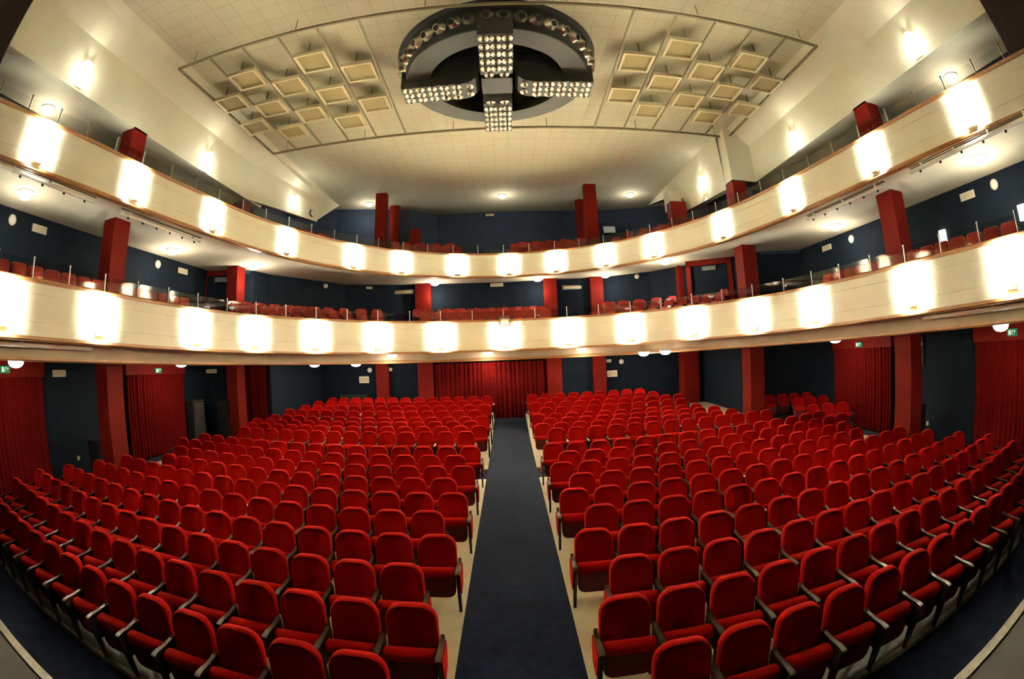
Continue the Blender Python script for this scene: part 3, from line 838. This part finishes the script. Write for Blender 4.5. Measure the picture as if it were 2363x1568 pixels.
# ------------------------------------------------------------------ chandelier
cx, cy = -.04, 11.5
zr = 10.64; RO, RI = 2.48, 1.85
t = thing('chandelier', 'huge dark ring chandelier with a cross of polished reflector cups hung from the ceiling', 'chandelier', (cx, cy, ZC))
n = 72
mb = MB().lathe([(RO, zr - ZC), (RO + .02, zr - ZC + .02), (RO + .16, -.06), (RO + .3, 0), (RI, 0), (RI, zr - ZC)], n, cap=False)
mb.f += [(5 * n + i, 5 * n + (i + 1) % n, (i + 1) % n, i) for i in range(n)]
mb.build('ring', CHBK, t, smooth=.5)
MB().lathe([(RO + .315, -.004), (RO + .175, -.06), (RO + .035, zr - ZC + .03)], n, cap=False).build('black_outer_band', BLCK, t, smooth=.5)
MB().lathe([(RI + .01, -.02), (RI + .01, -.05)], n, cap=True).build('black_well', BLCK, t)
MB().box((-.42, -.42, -.95), (.42, .42, -.02)).build('hub', CHBK, t)
zb = 10.36 - ZC
def arm(ang, name):
    Mr = Matrix.Rotation(ang, 4, 'Z')
    w = .42
    prof = [(2.62, -.30), (2.62, zb), (.95, zb)] + [(.95 - .52 * math.sin(k * PI / 12), zb + .62 * (1 - math.cos(k * PI / 12))) for k in range(1, 7)] + [(.40, -.10), (2.3, -.10)]
    m = MB(); k = len(prof)
    for x in (-w, w): m.v += [(r, x, z) for r, z in prof]
    m.f += [tuple(range(k)), tuple(range(k, 2 * k))[::-1]] + [(i, (i + 1) % k, k + (i + 1) % k, k + i) for i in range(k)]
    m.v = [tuple(Mr @ Vector(v)) for v in m.v]
    return m.build(name, CHBK, t)
cup = MB().lathe([(.126, 0), (.134, -.012), (.128, -.022), (.112, -.020), (.088, -.034), (.066, -.062), (.056, -.088), (.050, -.092), (.045, -.084)], 18, cap=False)
capm = MB().lathe([(.048, -.084), (.0, -.084)], 16, cap=False)
cone = MB().lathe([(.205, 0), (.21, .015), (.19, .05), (.15, .10), (.115, .16), (.105, .20), (.092, .20), (.085, .12)], 20, cap=False)
def cup_at(M):
    if cup_at.p is None:
        o = cup.build('reflector_cup', CHRM, t, smooth=1.0)
        capm.build('bulb_opening', BLCK, o)
        cup_at.p = o
    else:
        o = copy_tree(cup_at.p, t)
    o.matrix_local = M
cup_at.p = None
for a in (0, PI / 2, PI, 3 * PI / 2):
    arm(a, 'arm')
    Mr = Matrix.Rotation(a, 4, 'Z')
    for i in range(5):
        for j in (-1, 0, 1):
            cup_at(Mr @ Matrix.Translation((2.44 - .335 * i, j * .275, zb - .002)))
    for j in (-1, 1): cup_at(Mr @ Matrix.Translation((.76, j * .2, zb + .04)) @ Matrix.Rotation(-.15, 4, 'Y'))
cp = None; back_v = []
for i in range(40):
    a = -PI / 2 + (i - 19.5) * 2 * PI / 40
    M = Matrix.Rotation(a, 4, 'Z') @ Matrix.Translation((RO + .07, 0, (zr - ZC) * .52)) @ Matrix.Rotation(PI / 2 + .0, 4, 'Y')
    M = M @ Matrix.Rotation(.42, 4, 'Y')
    if 4 <= i < 36:
        if cp is None:
            cp = cone.build('rim_reflector', CHRM, t, smooth=1.0)
            MB().lathe([(.096, .185), (0, .185)], 16, cap=False).build('bulb_opening', BLCK, cp)
            o = cp
        else: o = copy_tree(cp, t)
        o.matrix_local = M
    else: back_v.append(M)
mb = MB()
for M in back_v: mb.add(cone.v, cone.f, M)
o = mb.build('rear_rim_reflectors', CHRM, t, smooth=1.0); o['kind'] = 'stuff'
for s in (-1, 1):
    MB().tube((s * 1.15 - .32, -.9, -.06), (s * 1.15 + .32, -.9, -.06), .02, 8).build('dim_tube', mat('dim_tube', (.8, .8, .75), .4, emit=(1, .95, .85), estr=.7) if 'dim_tube' not in bpy.data.materials else bpy.data.materials['dim_tube'], t)

# ------------------------------------------------------------------ lamps
dp = None
def dome(x, y, z, label, group, power, r=.21, col=NEUT):
    global dp
    if dp is None:
        t = thing('dome_lamp', '', '')
        MB().lathe([(r + .03, 0), (r + .03, -.02), (r, -.035)], 24).build('base_ring', WHIT, t, smooth=.6)
        MB().lathe([(r, -.03), (r, -.07), (r * .86, -.125), (r * .55, -.165), (.02, -.18)], 24).build('globe', GLOB, t, smooth=1)
        dp = t
    else:
        t = copy_tree(dp)
    t.location = (x, y, z)
    tag(t, label, 'ceiling lamp', group)
    light('POINT', (0, 0, -.66 if 6 < z < 7 else -.36), power, col, t, .1)
for s, w in ((-1, 'left'), (1, 'right')):
    dome(s * 10.15, 5.2, 6.73, 'white dome lamp under the upper balcony, %s side, nearest the stage' % w, 'dome lamps under the upper balcony', P_DOME)
    dome(s * 10.5, 11.85, 6.73, 'white dome lamp under the upper balcony, %s side, behind the tall red column' % w, 'dome lamps under the upper balcony', P_DOME)
dome(-9.3, 15.5, 6.73, 'white dome lamp under the upper balcony beside the left rear column', 'dome lamps under the upper balcony', P_DOME)
dome(6.5, 18.3, 6.73, 'white dome lamp under the upper balcony beside the right rear column', 'dome lamps under the upper balcony', P_DOME)
dome(-3.3, 22.0, 6.73, 'white dome lamp under the upper balcony, left of the central back seats', 'dome lamps under the upper balcony', P_DOME * .7)
dome(1.5, 22.0, 6.73, 'white dome lamp under the upper balcony, right of the central back seats', 'dome lamps under the upper balcony', P_DOME * .7)
dome(4.6, 21.4, 6.73, 'white dome lamp under the upper balcony, above the right block of balcony seats', 'dome lamps under the upper balcony', P_DOME * .7)
for s, w in ((-1, 'left'), (1, 'right')):
    dome(s * 9.6, 5.13, 3.19, 'glowing dome lamp under the lower balcony by the %s side door nearest the stage' % w, 'dome lamps under the lower balcony', P_DOME * .1)
    dome(s * 10.0, 11.95, 3.19, 'glowing dome lamp under the lower balcony by the %s curtain behind the red column' % w, 'dome lamps under the lower balcony', P_DOME * .1)
dome(-7.2, 16.7, 3.10, 'dome lamp low over the left rear stalls, farther from the middle of the two', 'dome lamps under the lower balcony', P_DOME * .1, .18)
dome(-5.95, 18.0, 3.08, 'dome lamp low over the left rear stalls, nearer the middle of the two', 'dome lamps under the lower balcony', P_DOME * .1, .18)
dome(5.25, 18.0, 3.08, 'dome lamp low over the right rear stalls, nearer the middle of the two', 'dome lamps under the lower balcony', P_DOME * .1, .18)
dome(5.85, 17.1, 3.10, 'dome lamp low over the right rear stalls, farther from the middle of the two', 'dome lamps under the lower balcony', P_DOME * .1, .18)
for a, l in ((-13.6, 'left of the middle'), (-2.4, 'at the middle of the hall'), (8.6, 'right of the middle')):
    p, nn = az_point(C1P, C1N, a); q = p + nn * .32
    dome(q[0], q[1], 3.37, 'dome lamp under the overhang of the lower balcony, ' + l, 'dome lamps under the balcony overhang', P_DOME * .01)
for x, y, l in ((-7.05, 23.4, 'left'), (0.0, 23.55, 'middle'), (6.75, 23.5, 'right')):
    dome(x, y, ZC - .01, 'dome lamp on the tiled ceiling over the upper balcony, the %s one of the row' % l, 'dome lamps over the upper balcony', P_DOME * .05)
for s, w in ((-1, 'left'), (1, 'right')):
    dome(s * 11.0, 5.6, 9.27, 'dome lamp on the soffit above the %s end of the upper balcony' % w, 'dome lamps over the upper balcony', P_DOME * .25)

def sconce(x, y, z, ang, label):
    t = thing('wall_sconce', label, 'wall lamp', (x, y, z), ang, 'bright sconces on the upper side walls')
    # local +y points into the wall
    MB().box((-.12, -.03, -.36), (.12, .0, .36)).build('back_plate', WHIT, t)
    MB().lathe([(.12, -.34), (.15, -.31), (.15, .31), (.12, .34)], 20, Matrix.Translation((0, -.06, 0))).build('glass_shade', SCON, t, smooth=.8)
    light('SPOT', (0, -.14, .38), P_SCONCE * .4, WARM, t, .05, (PI - .1, 0, 0), math.radians(70))
    light('SPOT', (0, -.14, -.38), P_SCONCE, WARM, t, .05, (.1, 0, 0), math.radians(70))
    light('POINT', (0, -.34, 0), P_SCONCE * .8, WARM, t, .06)
for s, w in ((-1, 'left'), (1, 'right')):
    sconce(s * 9.6, 5.6, 9.68, -s * PI / 2, 'bright sconce on the %s upper wall, nearest the stage' % w)
    sconce(s * 9.6, 12.05, 9.62, -s * PI / 2, 'bright sconce on the %s upper wall, halfway along' % w)
sconce(-9.1, 18.4, 10.05, PI / 2 - .145, 'bright sconce on the left upper wall, farthest from the stage')
sconce(8.42, 17.7, 9.95, -PI / 2, 'bright sconce on the right upper wall, farthest from the stage behind the pier')

# ------------------------------------------------------------------ small wall fittings
def plate(x, y, z, rz, w, h, label, name, cat, group, m=WHIT, d=.06, kind='box'):
    t = thing(name, label, cat, (x, y, z), rz, group)      # local -y faces the hall
    if kind == 'box':
        MB().box((-w / 2, -d, -h / 2), (w / 2, 0, h / 2)).build('casing', m, t, bevel=.008)
        MB().box((-w * .42, -d - .012, -h * .3), (w * .42, -d, h * .3)).build('diffuser', PANF, t)
    elif kind == 'round':
        MB().lathe([(w, 0), (w, .03), (w * .8, .07), (w * .3, .085), (.01, .09)], 24, Matrix.Rotation(PI / 2, 4, 'X')).build('cover', m, t, smooth=1)
        MB().lathe([(w * 1.1, 0), (w * 1.1, .012)], 24, Matrix.Rotation(PI / 2, 4, 'X')).build('dark_rim', BLCK, t)
    elif kind == 'exit':
        MB().box((-w / 2, -d, -h / 2), (w / 2, 0, h / 2)).build('casing', GREN, t)
        MB().box((-w * .36, -d - .004, -h * .32), (-w * .12, -d, h * .32)).build('door_mark', WSGN, t)
        f = MB()   # small running figure and arrow
        f.lathe([(.018, 0), (.018, .003)], 10, Matrix.Translation((.02, -d, h * .24)) @ Matrix.Rotation(PI / 2, 4, 'X'))
        for a, b in (((.02, .05), (.0, -.01)), ((.0, -.01), (.045, -.05)), ((.0, -.01), (-.03, -.045)), ((.015, .035), (.055, .02)), ((.015, .035), (-.025, .015))):
            f.tube((a[0], -d - .002, a[1]), (b[0], -d - .002, b[1]), .006, 5)
        f.build('running_figure', WSGN, t)
        MB().add([(w * .22, -d - .003, -.02), (w * .36, -d - .003, .02), (w * .22, -d - .003, .06)], [(0, 1, 2)]).build('arrow', WSGN, t)
    return t
for s, w in ((-1, 'left'), (1, 'right')):
    rz = s * -PI / 2
    plate(s * 11.5, 5.6, 6.45, rz, .14, 0, 'round white wall lamp above the %s gallery, nearer the stage' % w, 'round_wall_light', 'wall light', 'round wall lights', kind='round')
    plate(s * 11.5, 12.2, 6.42, rz, .14, 0, 'round white wall lamp above the %s gallery, farther from the stage' % w, 'round_wall_light', 'wall light', 'round wall lights', kind='round')
    plate(s * 11.5, 6.65, 6.42, rz, .55, .2, 'flat emergency light above the %s gallery, nearer the stage' % w, 'emergency_light', 'emergency light', 'emergency lights', m=WHIT)
    plate(s * 11.5, 13.7, 6.42, rz, .55, .2, 'flat emergency light above the %s gallery, farther from the stage' % w, 'emergency_light', 'emergency light', 'emergency lights', m=WHIT)
    plate(s * 11.28, 12.1, 2.92, rz, .34, .17, 'green exit sign on the pelmet over the %s side door behind the red column' % w, 'exit_sign', 'exit sign', 'green exit signs', kind='exit')
    plate(s * 11.28, 5.62, 2.98, rz, .34, .17, 'green exit sign on the pelmet over the %s side door nearest the stage' % w, 'exit_sign', 'exit sign', 'green exit signs', kind='exit')
    plate(s * 11.5, 8.25 if s < 0 else 9.0, .62, rz, .1, .12, 'small white wall socket low on the %s stalls wall' % w, 'wall_socket', 'socket', 'wall sockets', d=.02)
plate(-11.5, 7.75, 2.88, PI / 2, .5, .18, 'flat emergency light high on the left stalls wall near the stage', 'emergency_light', 'emergency light', 'emergency lights')
plate(11.5, 9.27, 2.85, -PI / 2, .14, .16, 'small pale sensor box high on the right stalls wall', 'sensor_box', 'sensor', None)
plate(-11.35, 15.55, 2.85, PI / 2 - .9, .45, .15, 'flat emergency light in the left rear corner of the stalls', 'emergency_light', 'emergency light', 'emergency lights')
for y, l in ((7.9, 'nearer the red column'), (4.85, 'at the stage end')):
    tag(MB().box((11.42, y - .12, 5.42), (11.5, y + .12, 5.78)).build('lit_wall_panel', SCON), 'small bright wall panel above the right gallery seats, ' + l, 'wall light', 'bright panels above the right gallery')
def back(x, y, z, *a, **k): return plate(x, y, z, 0, *a, **k)
back(-6.33, 20.25, 2.31, .46, .3, 'pale board on the stalls back wall, left of the left pillar', 'notice_board', 'notice', 'pale boards on the back wall', d=.03)
back(4.45, 20.3, 2.2, .46, .28, 'pale board on the stalls back wall, right of the right pillar', 'notice_board', 'notice', 'pale boards on the back wall', d=.03)
back(-6.05, 20.25, 2.72, .11, 0, 'round wall lamp above the pale board, left back wall', 'round_wall_light', 'wall light', 'round wall lights', kind='round')
back(4.88, 20.3, 2.7, .11, 0, 'round wall lamp above the pale board, right back wall', 'round_wall_light', 'wall light', 'round wall lights', kind='round')
back(-5.1, 20.25, 2.73, .16, .14, 'small pale box beside the outer left pillar, stalls back wall', 'sensor_box', 'sensor', 'small boxes on the back wall', d=.05)
back(4.3, 20.25, 2.76, .22, .13, 'small pale box over the board beside the outer right pillar', 'sensor_box', 'sensor', 'small boxes on the back wall', d=.05)
back(-.75, 26.3, 11.22, .5, .14, 'flat light fitting high on the upper balcony back wall', 'emergency_light', 'emergency light', 'emergency lights')
back(-.42, 22.75, 6.58, .62, .17, 'flat light fitting above the central seats of the lower balcony', 'emergency_light', 'emergency light', 'emergency lights')
plate(-8.0, 19.9, 6.5, .55, .11, 0, 'round wall lamp on the left rear wall of the lower balcony', 'round_wall_light', 'wall light', 'round wall lights', kind='round')
plate(6.05, 21.15, 6.55, -.5, .11, 0, 'round wall lamp on the right rear wall of the lower balcony', 'round_wall_light', 'wall light', 'round wall lights', kind='round')
plate(-6.4, 21.55, 6.55, .4, .3, .11, 'small flat light on the left rear wall of the lower balcony', 'emergency_light', 'emergency light', 'emergency lights')
back(-4.98, 22.25, 6.36, 1.2, .22, 'long unlit sign over the left door of the lower balcony', 'unlit_sign', 'sign', 'unlit door signs', m=GREY, d=.05)
back(3.25, 22.5, 6.3, 1.15, .22, 'long unlit sign over the right door of the lower balcony', 'unlit_sign', 'sign', 'unlit door signs', m=GREY, d=.05)
# round wall clocks half hidden on the upper cream walls
for x, y, z, rz, l in ((-8.86, 19.9, 10.0, PI / 2 - .145, 'left'), (8.36, 20.2, 9.95, -PI / 2, 'right')):
    t = thing('wall_clock', 'small dark-rimmed round clock near the rear end of the %s upper wall' % l, 'clock', (x, y, z), rz, 'upper wall clocks')
    MB().lathe([(.17, 0), (.17, .05), (.15, .05)], 24, Matrix.Rotation(PI / 2, 4, 'X')).build('rim', BLCK, t, smooth=.6)
    MB().lathe([(.15, 0), (.15, .052)], 24, Matrix.Rotation(PI / 2, 4, 'X')).build('dial', WHIT, t)

# lighting pipes under the balconies
def pipe(a, b, zc, label, group, nb=3, hooks=6, cable=True):
    a, b = Vector(a), Vector(b)
    t = thing('lighting_pipe', label, 'pipe', tuple(a), 0, group)
    L = b - a
    MB().tube((0, 0, 0), tuple(L), .045, 12).build('pipe', WPIP, t, smooth=.7)
    for k in range(nb):
        u = .1 + .8 * k / max(1, nb - 1)
        p = L * u
        MB().box((p.x - .03, p.y - .025, p.z - .05), (p.x + .03, p.y + .025, zc - a.z + .02)).build('bracket', WPIP, t)
    for k in range(hooks):
        p = L * ((k + .5) / hooks)
        MB().box((p.x - .012, p.y - .03, p.z - .09), (p.x + .012, p.y + .03, p.z - .02)).build('socket', BLCK, t)
    if cable:
        MB().tube((.04, 0, zc - a.z - .03), (L.x + .04, L.y, L.z + (zc - a.z - .03)), .014, 6).tube((-.02, 0, zc - a.z - .02), (L.x - .02, L.y, zc - a.z - .02), .010, 6).build('cable_bundle', mat('dusty_cable', (.10, .085, .05), .7) if 'dusty_cable' not in bpy.data.materials else bpy.data.materials['dusty_cable'], t)
for s, w in ((-1, 'left'), (1, 'right')):
    pipe((s * 9.0, 2.6, 6.61), (s * 8.9, 6.75, 6.6), 6.73, 'white lighting pipe under the upper balcony, %s side, at the stage end' % w, 'pipes under the upper balcony', 4)
    pipe((s * 8.9, 7.74, 6.6), (s * 8.76, 11.2, 6.6), 6.73, 'white lighting pipe under the upper balcony, %s side, past the stage-end pipe' % w, 'pipes under the upper balcony')
    pipe((s * 8.9, 2.8, 3.45), (s * 8.9, 7.08, 3.42), 3.54, 'thick white pipe under the lower balcony overhang on the %s' % w, 'pipes under the lower balcony', 3, 0, False)
# projector cradle on the lower balcony front
p, nn = az_point(C1P, C1N, -.25)
t = thing('projector_cradle', 'small open box cradle hooked on the middle of the lower balcony rail', 'cradle', (p[0], p[1], 4.32))
fr = MB()
for x in (-.2, .2):
    fr.box((x - .012, -.24, 0), (x + .012, -.215, .40)); fr.box((x - .012, -.24, .37), (x + .012, .1, .40)); fr.box((x - .012, -.24, 0), (x + .012, -.03, .025))
fr.box((-.2, -.24, .37), (.2, -.215, .42)).box((-.2, -.24, 0), (.2, -.215, .025))
fr.build('frame', GREY, t)
MB().box((-.18, -.2, .025), (.18, -.05, .33)).build('case', PANM, t)
# louvred heater and dark speaker by the left wall
t = thing('louvred_cabinet', 'black louvred cabinet with shining slats against the left rear wall', 'cabinet', (-11.2, 14.1, .3), PI / 2)
MB().box((-.36, -.2, 0), (.36, .12, 1.55)).build('case', BLCK, t)
for k in range(9): MB().box((-.28, -.24, .72 + .085 * k), (.28, -.2, .745 + .085 * k), ).build('slat', LOUV, t)
tag(MB().box((-10.75, 15.0, .3), (-10.3, 15.45, 1.75)).build('loudspeaker', BLCK), 'tall black loudspeaker standing beside the left rear column', 'loudspeaker', 'black loudspeakers')
tag(MB().box((-10.95, 8.3, .1), (-10.45, 8.75, 1.15)).build('loudspeaker', BLCK), 'low black loudspeaker beside the left column nearer the stage', 'loudspeaker', 'black loudspeakers')
tag(MB().box((10.3, 8.5, .1), (10.75, 8.95, 1.3)).build('loudspeaker', BLCK), 'low black loudspeaker beside the right column nearer the stage', 'loudspeaker', 'black loudspeakers')
tag(MB().box((-7.35, 19.75, .5), (-6.1, 20.2, 1.68)).build('control_desk', BLCK), 'low black control desk behind the left rear seats', 'desk')
mb = MB().box((11.44, 12.9 - 3.7, 2.25), (11.5, 13.9 - 3.7, 3.05))
for k in range(10): mb.box((11.41, 9.25, 2.3 + .075 * k), (11.44, 10.15, 2.33 + .075 * k))
tag(mb.build('wall_grille', mat('dark_grille', (.014, .016, .02), .5)), 'dark ventilation grille high on the right stalls wall', 'grille')
